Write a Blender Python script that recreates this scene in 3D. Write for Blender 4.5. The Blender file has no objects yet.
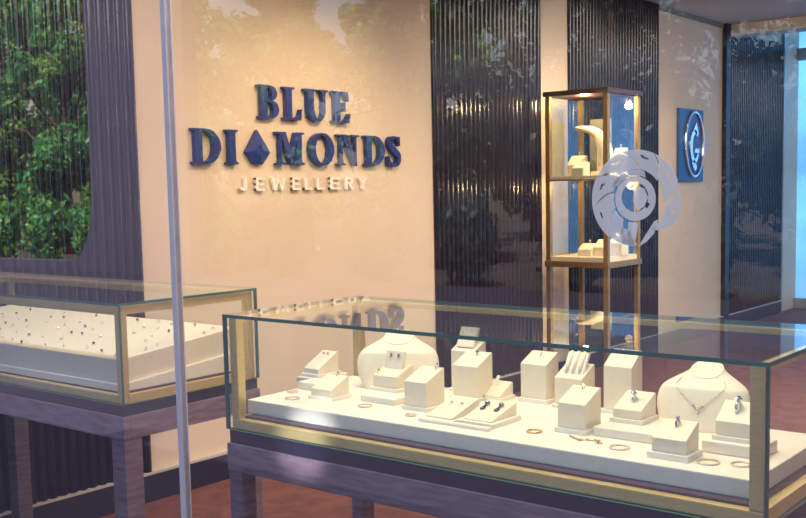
import bpy, bmesh, math, random
from mathutils import Vector, Matrix
random.seed(7)
sc = bpy.context.scene
col = sc.collection
W = 4.169            # the sign wall stands at y = W
GX = 1.42             # the shop window stands at x = GX
PI = math.pi

# ------------------------------------------------------------------ materials
def mat(name, color, rough=.5, metal=0., noise=0., nscale=20., bump=0., bscale=60., spec=.5, coat=0., trans=0., stretch=None):
    m = bpy.data.materials.new(name); m.use_nodes = True
    nt = m.node_tree; b = nt.nodes['Principled BSDF']
    b.inputs['Base Color'].default_value = (*color, 1)
    b.inputs['Roughness'].default_value = rough
    b.inputs['Metallic'].default_value = metal
    b.inputs['Specular IOR Level'].default_value = spec
    b.inputs['Coat Weight'].default_value = coat
    tc = nt.nodes.new('ShaderNodeTexCoord'); mp = nt.nodes.new('ShaderNodeMapping')
    nt.links.new(tc.outputs['Object'], mp.inputs['Vector'])
    if stretch: mp.inputs['Scale'].default_value = stretch
    if noise:
        n = nt.nodes.new('ShaderNodeTexNoise'); n.inputs['Scale'].default_value = nscale; n.inputs['Detail'].default_value = 4
        nt.links.new(mp.outputs['Vector'], n.inputs['Vector'])
        r = nt.nodes.new('ShaderNodeValToRGB')
        r.color_ramp.elements[0].position = .3; r.color_ramp.elements[1].position = .7
        r.color_ramp.elements[0].color = (*[max(0, c*(1-noise)) for c in color], 1)
        r.color_ramp.elements[1].color = (*[min(1, c*(1+noise)) for c in color], 1)
        nt.links.new(n.outputs['Fac'], r.inputs['Fac']); nt.links.new(r.outputs['Color'], b.inputs['Base Color'])
    if bump:
        n = nt.nodes.new('ShaderNodeTexNoise'); n.inputs['Scale'].default_value = bscale
        nt.links.new(mp.outputs['Vector'], n.inputs['Vector'])
        bp = nt.nodes.new('ShaderNodeBump'); bp.inputs['Strength'].default_value = bump; bp.inputs['Distance'].default_value = .004
        nt.links.new(n.outputs['Fac'], bp.inputs['Height']); nt.links.new(bp.outputs['Normal'], b.inputs['Normal'])
    return m

def glass_mat(name, tint=(1, 1, 1), base=.0, gain=1., gtint=(1, 1, 1)):
    """thin sheet glass: clear, with an angle dependent mirror reflection on its outward faces"""
    m = bpy.data.materials.new(name); m.use_nodes = True
    nt = m.node_tree; nt.nodes.clear()
    N = nt.nodes.new; L = nt.links.new
    out = N('ShaderNodeOutputMaterial'); mix = N('ShaderNodeMixShader'); t = N('ShaderNodeBsdfTransparent'); g = N('ShaderNodeBsdfGlossy')
    t.inputs['Color'].default_value = (*tint, 1); g.inputs['Roughness'].default_value = 0; g.inputs['Color'].default_value = (*gtint, 1)
    geo = N('ShaderNodeNewGeometry')
    ior = N('ShaderNodeMath'); ior.operation = 'MULTIPLY_ADD'       # 1.5 on the front, 1/1.5 on the back, so the ratio is the same
    L(geo.outputs['Backfacing'], ior.inputs[0]); ior.inputs[1].default_value = 1/1.5-1.5; ior.inputs[2].default_value = 1.5
    fr = N('ShaderNodeFresnel'); L(ior.outputs[0], fr.inputs['IOR'])
    ma = N('ShaderNodeMath'); ma.operation = 'MULTIPLY_ADD'; ma.inputs[1].default_value = gain; ma.inputs[2].default_value = base; ma.use_clamp = True
    L(fr.outputs[0], ma.inputs[0])
    inv = N('ShaderNodeMath'); inv.operation = 'SUBTRACT'; inv.inputs[0].default_value = 1; L(geo.outputs['Backfacing'], inv.inputs[1])
    mu = N('ShaderNodeMath'); mu.operation = 'MULTIPLY'; L(ma.outputs[0], mu.inputs[0]); L(inv.outputs[0], mu.inputs[1])
    L(mu.outputs[0], mix.inputs['Fac']); L(t.outputs[0], mix.inputs[1]); L(g.outputs[0], mix.inputs[2]); L(mix.outputs[0], out.inputs['Surface'])
    return m

def sticker_mat(name, color, alpha):
    m = bpy.data.materials.new(name); m.use_nodes = True
    nt = m.node_tree; nt.nodes.clear(); N = nt.nodes.new; L = nt.links.new
    out = N('ShaderNodeOutputMaterial'); mix = N('ShaderNodeMixShader'); t = N('ShaderNodeBsdfTransparent'); d = N('ShaderNodeBsdfDiffuse')
    tr = N('ShaderNodeBsdfTranslucent'); a = N('ShaderNodeMixShader'); a.inputs[0].default_value = .2
    d.inputs['Color'].default_value = (*color, 1); tr.inputs['Color'].default_value = (*color, 1)
    L(d.outputs[0], a.inputs[1]); L(tr.outputs[0], a.inputs[2])
    mix.inputs['Fac'].default_value = alpha
    L(t.outputs[0], mix.inputs[1]); L(a.outputs[0], mix.inputs[2]); L(mix.outputs[0], out.inputs['Surface'])
    return m

def frosted_mat(name, color):
    m = bpy.data.materials.new(name); m.use_nodes = True
    nt = m.node_tree; nt.nodes.clear(); N = nt.nodes.new; L = nt.links.new
    out = N('ShaderNodeOutputMaterial'); a = N('ShaderNodeMixShader'); a.inputs[0].default_value = .12
    t = N('ShaderNodeBsdfTranslucent'); t.inputs['Color'].default_value = (*color, 1)
    g = N('ShaderNodeBsdfGlossy'); g.inputs['Roughness'].default_value = .1
    tc = N('ShaderNodeTexCoord'); n = N('ShaderNodeTexNoise'); n.inputs['Scale'].default_value = .8
    r = N('ShaderNodeValToRGB'); r.color_ramp.elements[0].color = (*[c*.55 for c in color], 1); r.color_ramp.elements[1].color = (*color, 1)
    r.color_ramp.elements[0].position = .35; r.color_ramp.elements[1].position = .6
    L(tc.outputs['Object'], n.inputs['Vector']); L(n.outputs['Fac'], r.inputs['Fac']); L(r.outputs['Color'], t.inputs['Color'])
    L(t.outputs[0], a.inputs[1]); L(g.outputs[0], a.inputs[2]); L(a.outputs[0], out.inputs['Surface'])
    return m

M = dict(
    cream=mat('cream paint', (.70, .585, .435), .75, noise=.03, nscale=2, bump=.04, bscale=200),
    flute=mat('dark plum navy fluted boards', (.010, .006, .018), .2, noise=.35, nscale=1.2, spec=.45),
    brown=mat('dark brown lacquer', (.05, .022, .016), .4, noise=.15, nscale=10),
    skirt=mat('navy skirting', (.012, .012, .03), .45, noise=.1),
    skirtcap=mat('pale skirting edge', (.50, .46, .42), .5, noise=.05),
    ceil=mat('grey ceiling paint', (.64, .61, .55), .8, noise=.04, nscale=1),
    carpet=mat('red brown floor', (.14, .048, .04), .75, noise=.35, nscale=9, bump=.3, bscale=120),
    gold=mat('brushed gold metal', (.74, .56, .23), .38, .5, noise=.08, nscale=30, stretch=(1, 1, 8)),
    brass=mat('brown bronze metal', (.40, .25, .10), .38, .7, noise=.1, nscale=30),
    wood=mat('purple brown stained wood', (.20, .135, .175), .34, noise=.3, nscale=12, bump=.1, stretch=(1, 1, 7), coat=.25),
    band=mat('navy lacquer band', (.010, .010, .032), .3, noise=.1),
    channel=mat('dark purple channel', (.055, .035, .06), .5, noise=.1),
    plinth=mat('cream leatherette plinth', (.83, .755, .63), .55, noise=.03, nscale=40, bump=.05, bscale=400),
    prop=mat('cream leatherette', (.84, .73, .55), .5, noise=.03, nscale=60, bump=.06, bscale=500),
    pad=mat('white pad', (.85, .79, .68), .6, noise=.03),
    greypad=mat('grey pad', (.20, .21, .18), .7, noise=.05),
    edge=mat('green glass edge', (.02, .13, .11), .3, noise=.15, nscale=8, spec=.3),
    navy=mat('navy letter enamel', (.014, .030, .19), .32, noise=.1, nscale=6, spec=.5),
    pale=mat('pale letter acrylic', (.92, .84, .74), .35, noise=.03),
    blue=mat('blue plaque', (.02, .10, .30), .45, noise=.15, nscale=6),
    silver=mat('silver', (.80, .80, .82), .14, 1., noise=.06, nscale=80),
    steel=mat('dark silver', (.32, .30, .30), .2, 1., noise=.2, nscale=200),
    goldj=mat('yellow gold', (.80, .52, .20), .2, 1., noise=.08, nscale=80),
    gem=mat('clear gem', (.82, .80, .82), .05, 0, noise=.15, nscale=300, spec=1., coat=1.),
    red=mat('red gem', (.35, .03, .06), .08, noise=.2, nscale=300, spec=1.),
    dark=mat('dark gem', (.05, .035, .035), .1, noise=.2, nscale=300, spec=1.),
    violet=mat('violet gem', (.45, .35, .65), .08, noise=.2, nscale=300, spec=1.),
    white=mat('white tag', (.85, .83, .85), .5, noise=.02),
    seal=mat('lavender silicone', (.64, .58, .64), .5, noise=.05),
    pave=mat('lavender paving', (.062, .050, .085), .8, noise=.1, nscale=1.5),
    pink=mat('pink paving', (.20, .13, .14), .8, noise=.08, nscale=3),
    road=mat('soil', (.10, .075, .06), .9, noise=.3, nscale=2),
    column=mat('lavender render', (.125, .115, .18), .8, noise=.06, nscale=1),
    bark=mat('bark', (.16, .085, .06), .85, noise=.4, nscale=6, bump=.4, stretch=(1, 1, .2)),
    facade=mat('facade', (.30, .28, .30), .8, noise=.05),
    mull=mat('grey blue aluminium', (.32, .38, .44), .35, .4, noise=.05),
    bracelet=mat('pale gold bangle', (.80, .64, .48), .4, .25, noise=.1, nscale=200),
)
def leaf_mat(name, c):
    m = mat(name, c, .4, noise=.55, nscale=2.2, spec=.6)
    nt = m.node_tree; b = nt.nodes['Principled BSDF']; out = nt.nodes['Material Output']
    t = nt.nodes.new('ShaderNodeBsdfTranslucent'); x = nt.nodes.new('ShaderNodeMixShader'); x.inputs[0].default_value = .4
    src = b.inputs['Base Color'].links[0].from_socket
    nt.links.new(src, t.inputs['Color']); nt.links.new(b.outputs[0], x.inputs[1]); nt.links.new(t.outputs[0], x.inputs[2]); nt.links.new(x.outputs[0], out.inputs['Surface'])
    return m
DLEAF = [leaf_mat('shaded leaf', (.035, .085, .07)), leaf_mat('deep shaded leaf', (.02, .05, .05)), leaf_mat('dull shaded leaf', (.06, .09, .05))]  # shade put into the leaf colour, keeps their reflection dim
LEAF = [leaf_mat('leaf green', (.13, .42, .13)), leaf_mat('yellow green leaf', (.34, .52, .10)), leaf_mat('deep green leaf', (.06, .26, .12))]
GL = glass_mat('case glass', (.975, .99, .985), 0., .75)
GLT = glass_mat('case top glass', (.93, .98, .965), .02, 1.15, (.93, 1, 1))
GLW = glass_mat('shop window glass', (.98, .98, .985), .05, 1.0)
GLW2 = glass_mat('coated shop window glass', (.95, .95, .98), .095, 1.0)
GLS = glass_mat('tower glass', (.95, .98, .985), .05, 1.2)
FROST = frosted_mat('pale blue daylight glazing', (.12, .33, .56))
STICK = sticker_mat('frosted white vinyl', (.90, .91, .94), .66)

# ------------------------------------------------------------------ helpers
ORG = {}
def link(o): col.objects.link(o); return o
def thing(name, label, cat, loc, group=None):
    o = bpy.data.objects.new(name, None); link(o); o.location = loc; o.empty_display_size = .05
    o['label'] = label; o['category'] = cat
    if group: o['group'] = group
    ORG[o.name] = Vector(loc); return o
def obj(name, bm, mats, parent=None, loc=None, smooth=False, label=None):
    """bm is in world coordinates; one mesh object, its origin at the parent's or at loc"""
    org = ORG[parent.name] if parent else Vector(loc or (0, 0, 0))
    bmesh.ops.translate(bm, verts=bm.verts, vec=-org)
    bmesh.ops.recalc_face_normals(bm, faces=bm.faces)
    me = bpy.data.meshes.new(name); bm.to_mesh(me); bm.free()
    for m in (mats if isinstance(mats, (list, tuple)) else [mats]): me.materials.append(m)
    if smooth:
        for p in me.polygons: p.use_smooth = True
    o = bpy.data.objects.new(name, me); link(o)
    if parent: o.parent = parent
    else: o.location = org
    ORG[o.name] = org
    if label: o['label'] = label
    return o
def tag(o, label, cat, group=None):
    o['label'] = label; o['category'] = cat
    if group: o['group'] = group
    return o
def struct(name, bm, m, smooth=False, parent=None):
    o = obj(name, bm, m, parent, smooth=smooth)
    if not parent: o['kind'] = 'structure'
    return o
def box(bm, x0, x1, y0, y1, z0, z1, mi=0, bev=0):
    vs = [bm.verts.new((x, y, z)) for x in (x0, x1) for y in (y0, y1) for z in (z0, z1)]
    fs = []
    for f in ((0, 1, 3, 2), (4, 6, 7, 5), (0, 4, 5, 1), (2, 3, 7, 6), (0, 2, 6, 4), (1, 5, 7, 3)):
        fc = bm.faces.new([vs[i] for i in f]); fc.material_index = mi; fs.append(fc)
    if bev:
        es = list({e for f in fs for e in f.edges})
        bmesh.ops.bevel(bm, geom=es, offset=bev, segments=2, affect='EDGES', profile=.6)
    return fs
def B(*a, **k):
    bm = bmesh.new(); box(bm, *a, **k); return bm
def prism_y(bm, prof, y0, y1, bev=0, mi=0):
    """extrude an (x, z) outline along y"""
    a = [bm.verts.new((x, y0, z)) for x, z in prof]; b = [bm.verts.new((x, y1, z)) for x, z in prof]
    n = len(prof); fs = [bm.faces.new(a), bm.faces.new(b[::-1])]
    for i in range(n): fs.append(bm.faces.new((a[i], b[i], b[(i+1) % n], a[(i+1) % n])))
    for f in fs: f.material_index = mi
    if bev:
        es = list({e for f in fs for e in f.edges})
        bmesh.ops.bevel(bm, geom=es, offset=bev, segments=2, affect='EDGES', profile=.6)
    bmesh.ops.recalc_face_normals(bm, faces=bm.faces)
def ext(bm, poly, fn, d0, d1, mi=0):
    """extrude a 2-D outline; fn(u, v, d) -> world"""
    a = [bm.verts.new(fn(u, v, d0)) for u, v in poly]; b = [bm.verts.new(fn(u, v, d1)) for u, v in poly]
    n = len(poly)
    fs = [bm.faces.new(a), bm.faces.new(b[::-1])]
    for i in range(n): fs.append(bm.faces.new((a[i], b[i], b[(i+1) % n], a[(i+1) % n])))
    for f in fs: f.material_index = mi
def tube(bm, pts, r, n=8, closed=False, mi=0):
    pts = [Vector(p) for p in pts]; N = len(pts); rings = []
    rr = r if isinstance(r, (list, tuple)) else [r]*N
    prev = None
    for i, p in enumerate(pts):
        if closed: t = pts[(i+1) % N]-pts[i-1]
        else: t = pts[min(i+1, N-1)]-pts[max(i-1, 0)]
        t.normalize()
        up = prev if prev is not None else (Vector((0, 0, 1)) if abs(t.z) < .9 else Vector((1, 0, 0)))
        a = up-t*up.dot(t); a.normalize(); b = t.cross(a); prev = a
        rings.append([bm.verts.new(p+(a*math.cos(2*PI*k/n)+b*math.sin(2*PI*k/n))*rr[i]) for k in range(n)])
    for i in range(N if closed else N-1):
        A, C = rings[i], rings[(i+1) % N]
        for k in range(n):
            f = bm.faces.new((A[k], A[(k+1) % n], C[(k+1) % n], C[k])); f.material_index = mi; f.smooth = True
    if not closed:
        bm.faces.new(rings[0][::-1]).material_index = mi; bm.faces.new(rings[-1]).material_index = mi
def circ(c, r, n=24, axis='z', r2=None, ph=0):
    r2 = r2 or r; c = Vector(c); out = []
    for k in range(n):
        a = 2*PI*k/n+ph; u, v = r*math.cos(a), r2*math.sin(a)
        out.append(c+(Vector((u, v, 0)) if axis == 'z' else Vector((0, u, v)) if axis == 'x' else Vector((u, 0, v))))
    return out
def gemshape(bm, c, r, h=None, mi=0, n=8):
    h = h or r; c = Vector(c)
    g = [bm.verts.new(c+Vector((r*math.cos(2*PI*k/n), r*math.sin(2*PI*k/n), 0))) for k in range(n)]
    t = [bm.verts.new(c+Vector((r*.6*math.cos(2*PI*(k+.5)/n), r*.6*math.sin(2*PI*(k+.5)/n), h*.5))) for k in range(n)]
    b = bm.verts.new(c-Vector((0, 0, h*.7)))
    bm.faces.new(t).material_index = mi
    for k in range(n):
        for f in ((g[k], g[(k+1) % n], t[k]), (t[k], g[(k+1) % n], t[(k+1) % n]), (g[(k+1) % n], g[k], b)):
            bm.faces.new(f).material_index = mi

# ------------------------------------------------------------------ the room
XE = 11.93           # end of the dark side wall
struct('floor', B(GX, 12.56, -3.2, W+.3, -.12, 0), M['carpet'])
struct('ceiling', B(GX-.25, 10.35, -3.2, W+.3, 3.10, 3.32), M['ceil'])
struct('ceiling_high', B(10.35, 12.56, -3.2, W+.3, 3.7, 3.9), M['ceil'])
bm = bmesh.new(); box(bm, 10.35, 10.6, -3.0, W, 2.99, 3.72); struct('trim_1', bm, M['ceil'])      # bulkhead at the end of the low ceiling
bm = bmesh.new(); box(bm, GX-.25, 12.56, W, W+.3, 0, 3.9)
struct('wall_left', bm, M['cream'])
struct('wall_right', B(GX-.25, 12.56, -3.2, -3.0, 0, 3.9), M['cream'])
# fluted boards fixed to the wall, a mesh each
def flutes(name, x0, x1, z0, z1, depth=.028, p=.052):
    bm = bmesh.new(); n = max(1, round((x1-x0)/p)); p = (x1-x0)/n
    prof = [(x0, W-.001), (x0, W-.012)]
    for i in range(n):
        a = x0+i*p
        for k in range(9):
            t = k/8
            prof.append((a+p*(.07+.86*t), W-.012-(depth-.012)*math.sin(PI*t)**.6))
        prof.append((a+p, W-.010))
    prof += [(x1, W-.001)]
    lo = [bm.verts.new((x, y, z0)) for x, y in prof]; hi = [bm.verts.new((x, y, z1)) for x, y in prof]
    for i in range(len(prof)-1): bm.faces.new((lo[i], lo[i+1], hi[i+1], hi[i]))
    bm.faces.new(hi); bm.faces.new(lo[::-1])
    return struct(name, bm, M['flute'])
SK = .135
flutes('wall_left_fluted_panel', GX+.02, 3.091, SK+.012, 3.10)
flutes('wall_left_fluted_panel', 5.41, 6.732, SK+.012, 3.10)
flutes('wall_left_fluted_panel', 7.147, 8.727, SK+.012, 3.10)
flutes('wall_left_fluted_panel', 10.33, XE, SK+.012, 3.06)
bm = bmesh.new(); box(bm, 10.22, 10.33, W-.045, W, SK, 3.1); struct('trim_2', bm, M['skirt'])     # dark return at the corner
bm = bmesh.new(); box(bm, 8.727, 10.22, W-.012, W, 3.055, 3.10); struct('trim_3', bm, M['greypad'])   # dark strip in place of the shadow line under the ceiling
struct('baseboard_left', B(GX+.02, XE, W-.03, W, 0, SK), M['skirt'])
struct('baseboard_left_cap', B(GX+.02, XE, W-.034, W, SK, SK+.012), M['skirtcap'])
# glazing at the far end
w2 = bpy.data.objects.new('window_2', None); link(w2); w2.location = (XE+.6, W-.1, 0); w2['kind'] = 'structure'; ORG['window_2'] = Vector(w2.location)
bm = bmesh.new(); bm.faces.new([bm.verts.new(p) for p in ((12.51, -3.0, .12), (12.51, W, .12), (12.51, W, 3.62), (12.51, -3.0, 3.62))]); obj('pane', bm, FROST, w2)
bm = bmesh.new()
for y in (2.6, 1.0, -.6, -2.2): box(bm, 12.44, 12.5, y-.05, y+.05, .12, 3.62)
box(bm, 12.44, 12.5, -3.0, W, 0, .12); box(bm, 12.42, 12.5, -3.0, W, 2.92, 3.06); box(bm, 12.44, 12.5, -3.0, W, 3.60, 3.7)
obj('frame', bm, M['mull'], w2)
bm = bmesh.new(); box(bm, XE, XE+.03, W-.035, W, 0, 3.7); struct('trim_4', bm, M['mull'])
struct('ground', B(12.56, 60, -40, 40, -.2, -.02), M['pave'])
# shop window: panes and the silicone joint
w1 = bpy.data.objects.new('window_1', None); link(w1); w1.location = (GX, 1.8026, .1); w1['kind'] = 'structure'; ORG['window_1'] = Vector(w1.location)
JY = 1.8026
obj('pane', B(GX, GX+.012, -2.98, JY-.0075, .10, 3.08), GLW, w1)
obj('pane', B(GX, GX+.012, JY+.0075, W-.02, .10, 3.08), GLW2, w1)
obj('joint', B(GX-.003, GX+.015, JY-.0075, JY+.0075, .10, 3.08), M['seal'], w1)
struct('trim_5', B(GX-.06, GX+.06, -3.0, W, 0, .10), M['mull'])
# facade above the window, pavement and planting outside
struct('wall_facade', B(GX-.25, GX+.05, -3.2, 8, 3.08, 3.45), M['facade'])
struct('wall_facade_side', B(GX-.25, GX+.05, W, 8, 0, 3.08), M['facade'])
struct('pavement', B(-10.1, GX-.06, -12, 34, -.2, -.002), M['pave'])
struct('pavement_strip', B(-8.3, -7.6, 11, 34, -.001, .004), M['pink'])
struct('ground', B(-40, -10.1, -30, 60, -.25, -.05), M['road'])
# rendered pillar with a flared foot, across the pavement
bm = bmesh.new()
yr, yl = 14.8, 17.72
prof = [(yr, 0), (yr, 9), (yl, 9), (yl, 1.7)]
for k in range(1, 11):
    a = k/10*PI/2; prof.append((yl+.85*(1-math.cos(a)), 1.7-1.5*math.sin(a)))
prof += [(24.5, .13), (24.5, 0)]
ext(bm, prof, lambda u, v, d: (d, u, v), -9.5, -9.2)
struct('pillar', bm, M['column'])

# ------------------------------------------------------------------ trees outside (seen in the glass)
def crown(seed, mi, R_, H, n, z0):
    rnd = random.Random(seed); bm = bmesh.new()
    blobs = []
    for i in range(34):
        a = rnd.uniform(0, 2*PI); r = R_*math.sqrt(rnd.random())*.95; z = z0+H*rnd.random()
        k = 1-.55*abs((z-z0)/H-.45)
        blobs.append((Vector((r*k*math.cos(a), r*k*math.sin(a), z)), rnd.uniform(.35, .65)))
    for i in range(n):
        c, br = blobs[i % len(blobs)]
        d = Vector((rnd.gauss(0, 1), rnd.gauss(0, 1), rnd.gauss(0, 1))).normalized()
        p = c+d*br*rnd.uniform(.5, 1)
        nrm = (d+Vector((rnd.gauss(0, .6), rnd.gauss(0, .6), rnd.gauss(0, .6)+.3))).normalized()
        t = nrm.orthogonal().normalized(); t = Matrix.Rotation(rnd.uniform(0, 2*PI), 3, nrm) @ t; b = nrm.cross(t)
        s = rnd.uniform(.07, .15)
        f = bm.faces.new([bm.verts.new(p+t*s), bm.verts.new(p+b*s*.45), bm.verts.new(p-t*s), bm.verts.new(p-b*s*.45)])
        f.material_index = mi if rnd.random() < .75 else (mi+1) % 3
    return bm
def trunk_bm(seed, h):
    rnd = random.Random(seed); bm = bmesh.new()
    pts = [Vector((0, 0, -.05))]; 
    for k in range(1, 8): pts.append(Vector((rnd.uniform(-.12, .12)*k/3, rnd.uniform(-.12, .12)*k/3, h*k/7)))
    tube(bm, pts, [.17-.016*k for k in range(8)], 8)
    for k in range(6):
        a = pts[3+k % 4]; d = Vector((rnd.uniform(-1, 1), rnd.uniform(-1, 1), rnd.uniform(.5, 1.2)))
        tube(bm, [a, a+d*.6, a+d*1.2+Vector((0, 0, .2)), a+d*1.7], [.06, .045, .03, .015], 6)
    return bm
protos = []
KIND = ['broad green tree with dense leaves', 'bright yellow green tree with open leaves', 'dark green tall tree']
for k in range(3):
    t = thing('tree', KIND[k]+' growing beyond the paving', 'tree', (-60, 0, -.05), 'trees across the street')
    ORG[t.name] = Vector((0, 0, 0))
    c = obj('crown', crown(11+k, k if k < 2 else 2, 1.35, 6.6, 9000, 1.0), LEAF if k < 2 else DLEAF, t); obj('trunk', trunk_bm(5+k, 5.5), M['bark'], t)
    protos.append(t)
def copy_tree(t):
    r = t.copy(); link(r)
    for ch in list(t.children):
        c = ch.copy(); link(c); c.parent = r
    return r
rnd = random.Random(3); used = set(); i = 0
for row, (X, dy, y0, y1) in enumerate(((-13.2, 4.1, 0, 33), (-17.5, 4.7, 1.8, 38), (-22.6, 5.3, 0, 44))):
    y = y0
    while y < y1:
        k = i % 2 if y > 13+2.2*row else 2; i += 1
        if k in used: t = copy_tree(protos[k])
        else: t = protos[k]; used.add(k)
        t.location = (X, y, -.05)
        t.rotation_euler = (0, 0, rnd.uniform(0, 6.28)); s = (.97, 1.12, 1.28)[row]; t.scale = (s, s, s*rnd.uniform(.95, 1.1))
        t['label'] = KIND[k]+(' in the front row beyond the paving', ' in the middle row beyond the paving', ' in the rear row beyond the paving')[row]
        y += dy
bush = dim = None; y = 31.0
while y > 0:
    if bush is None:
        bush = thing('shrub', 'low round leafy shrub along the far edge of the paving', 'shrub', (-60, 0, -.05), 'shrubs along the paving'); ORG[bush.name] = Vector((0, 0, 0))
        obj('foliage', crown(31, 0, .28, .95, 1500, .40), LEAF, bush); b = bush
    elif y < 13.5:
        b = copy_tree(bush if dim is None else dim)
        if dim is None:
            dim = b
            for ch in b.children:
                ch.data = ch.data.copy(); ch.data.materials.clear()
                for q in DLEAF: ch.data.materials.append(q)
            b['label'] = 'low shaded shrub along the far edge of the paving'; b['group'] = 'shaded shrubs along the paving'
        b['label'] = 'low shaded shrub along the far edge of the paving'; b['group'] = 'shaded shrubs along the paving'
    else: b = copy_tree(bush)
    b.scale = (.8, .8, .9); b.location = (-10.38, y, -.03); b.rotation_euler = (0, 0, rnd.uniform(0, 6.28)); y -= 1.95

# ------------------------------------------------------------------ glass display cases
def sheet(bm, x0, x1, y0, y1, z0, z1, thin):
    """glass sheet, its narrow edges in material 1"""
    fs = box(bm, x0, x1, y0, y1, z0, z1)
    big = {'z': (4, 5), 'x': (0, 1), 'y': (2, 3)}[thin]
    for i, f in enumerate(fs): f.material_index = 0 if i in big else 1
def case(label, x0, x1, y0, y1, zb, zt, leg, toprail):
    t = thing('display_case', label, 'display case', ((x0+x1)/2, (y0+y1)/2, 0), 'glass display cases')
    g = .008; ra = .026; zr = zb+ra; ins = .011; pw = .025
    bm = bmesh.new(); sheet(bm, x0, x1, y0, y1, zt-.008, zt, 'z'); obj('glass_top', bm, [GLT, M['edge']], t)
    bm = bmesh.new(); sheet(bm, x0, x0+g, y0, y1, zb, zt-.008, 'x'); obj('glass_front', bm, [GL, M['edge']], t)
    bm = bmesh.new(); sheet(bm, x1-g, x1, y0, y1, zb, zt-.008, 'x'); obj('glass_back', bm, [GL, M['edge']], t)
    for a in (y0, y1-g):
        bm = bmesh.new(); sheet(bm, x0+g, x1-g, a, a+g, zb, zt-.008, 'y'); obj('glass_side', bm, [GL, M['edge']], t)
    for xa in (x0+ins, x1-ins-pw):
        for ya in (y0+ins, y1-ins-pw):
            obj('corner_post', B(xa, xa+pw, ya, ya+pw, zr, zt-.009, bev=.002), M['gold'], t)
    bm = bmesh.new()
    for a in (x0+ins, x1-ins-pw*.8): box(bm, a, a+pw*.8, y0+ins, y1-ins, zb, zr, bev=.003)
    for a in (y0+ins, y1-ins-pw*.8): box(bm, x0+ins+pw*.8, x1-ins-pw*.8, a, a+pw*.8, zb, zr)
    obj('bottom_rail', bm, M['gold'], t)
    if toprail:
        bm = bmesh.new(); h = .026 if toprail == 'all' else .012; e = ins+pw
        for a in (x0+ins, x1-ins-pw*.8)[0 if toprail == 'all' else 1:]: box(bm, a, a+pw*.8, y0+e, y1-e, zt-.009-h, zt-.009)
        for a in (y0+ins, y1-ins-pw*.8): box(bm, x0+e, x1-e, a, a+pw*.8, zt-.009-h, zt-.009)
        obj('top_rail', bm, M['gold'], t)
    obj('case_floor', B(x0+ins+pw*.8, x1-ins-pw*.8, y0+ins+pw*.8, y1-ins-pw*.8, zb, zr+.004), M['channel'], t)
    obj('band', B(x0+.006, x1-.006, y0+.006, y1-.006, zb-.035, zb), M['band'], t)
    za = zb-.104
    bm = bmesh.new()
    for a in (x0, x1-.024): box(bm, a, a+.024, y0, y1, za, zb-.035, bev=.002)
    for a in (y0, y1-.024): box(bm, x0+.024, x1-.024, a, a+.024, za, zb-.035, bev=.002)
    obj('apron', bm, M['wood'], t)
    for xa in (x0+.002, x1-leg-.002):
        for ya in (y0+.002, y1-leg-.002):
            obj('leg', B(xa, xa+leg, ya, ya+leg, 0, za+.001, bev=.003), M['wood'], t)
    return zr+.004
AX0, AX1, AY0, AY1 = 1.671, 2.165, .598, 1.945  # shop window, sticker, both cases and contents scaled down about the camera, values baked
BX0, BX1, BY0, BY1 = 1.780, 2.315, 2.520, 3.995
za = case('long glass display case of cream stands, nearest the window joint and the camera', AX0, AX1, AY0, AY1, .922, 1.206, .046, 'sides')
zb = case('glass display case by the dark fluted boards, holding one sloping tray', BX0, BX1, BY0, BY1, .893, 1.190, .063, 'all')
PZ = .9872
bm = B(1.729, 2.122, .643, 1.929, za, PZ, bev=.003)
tag(obj('display_plinth', bm, M['plinth'], loc=(1.925, 1.286, za)), 'long low cream plinth lying in the long glass case under all its stands', 'plinth')

# sloping jewellery tray in the small case
TZf, TZb = 1.018, 1.063
tx0, tx1, ty0, ty1 = 1.816, 2.268, 2.573, 3.94
tr = thing('jewellery_tray', 'wide sloping cream tray filling the case by the fluted boards', 'tray', (2.04, 3.25, zb))
bm = bmesh.new(); prism_y(bm, [(tx0-.006, zb), (tx1+.004, zb), (tx1+.004, .985), (tx0-.006, .945)], ty0-.012, ty1+.01, .003); obj('base', bm, M['plinth'], tr)
bm = bmesh.new(); prism_y(bm, [(tx0, .94), (tx1, .98), (tx1, TZb), (tx0, TZf)], ty0, ty1, .003); obj('sloping_top', bm, M['prop'], tr)

# ------------------------------------------------------------------ jewellery
def slope(xf, zf, xb, zb_):
    return math.atan2(zb_-zf, xb-xf)
def ring(label, p, r=.0085, stone='gem', metal='silver', sr=.004, group=None, tilt=0., kids=True, rz=0., stand=True):
    """a finger ring standing on edge, its stone on top"""
    p = Vector(p); t = thing('ring', label, 'ring', p, group)
    bm = bmesh.new()
    R_ = Matrix.Rotation(rz, 3, 'Z')
    tube(bm, [p+R_ @ Vector((r*math.cos(a), 0, r*math.sin(a)+r*.35)) for a in [2*PI*k/20 for k in range(20)]], r*.24, 6, True)
    obj('band', bm, M[metal], t)
    bm = bmesh.new(); gemshape(bm, p+Vector((0, 0, 1.35*r+sr*.6)), sr, sr*1.1); obj('stone', bm, M[stone], t)
    return t
def earring(label, p, stone='dark', metal='steel', s=1., group=None, drop=True, dirv=(-.75, 0, -.45)):
    """a stud with a drop lying down the slope of its stand"""
    p = Vector(p); d = Vector(dirv).normalized(); t = thing('earring', label, 'earring', p, group)
    bm = bmesh.new(); bmesh.ops.create_icosphere(bm, subdivisions=2, radius=.0042*s, matrix=Matrix.Translation(p+Vector((0, 0, .003*s)))); obj('stud', bm, M[metal], t, smooth=True)
    bm = bmesh.new()
    if drop:
        q = [p+d*(.004+.0030*k)*s+Vector((0, 0, .0035*s)) for k in range(6)]
        tube(bm, q, [.0012*s, .0016*s, .003*s, .0045*s, .0042*s, .0015*s], 8)
    else: gemshape(bm, p+Vector((0, 0, .008*s)), .0042*s)
    obj('drop' if drop else 'stone', bm, M[stone], t)
    return t

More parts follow.
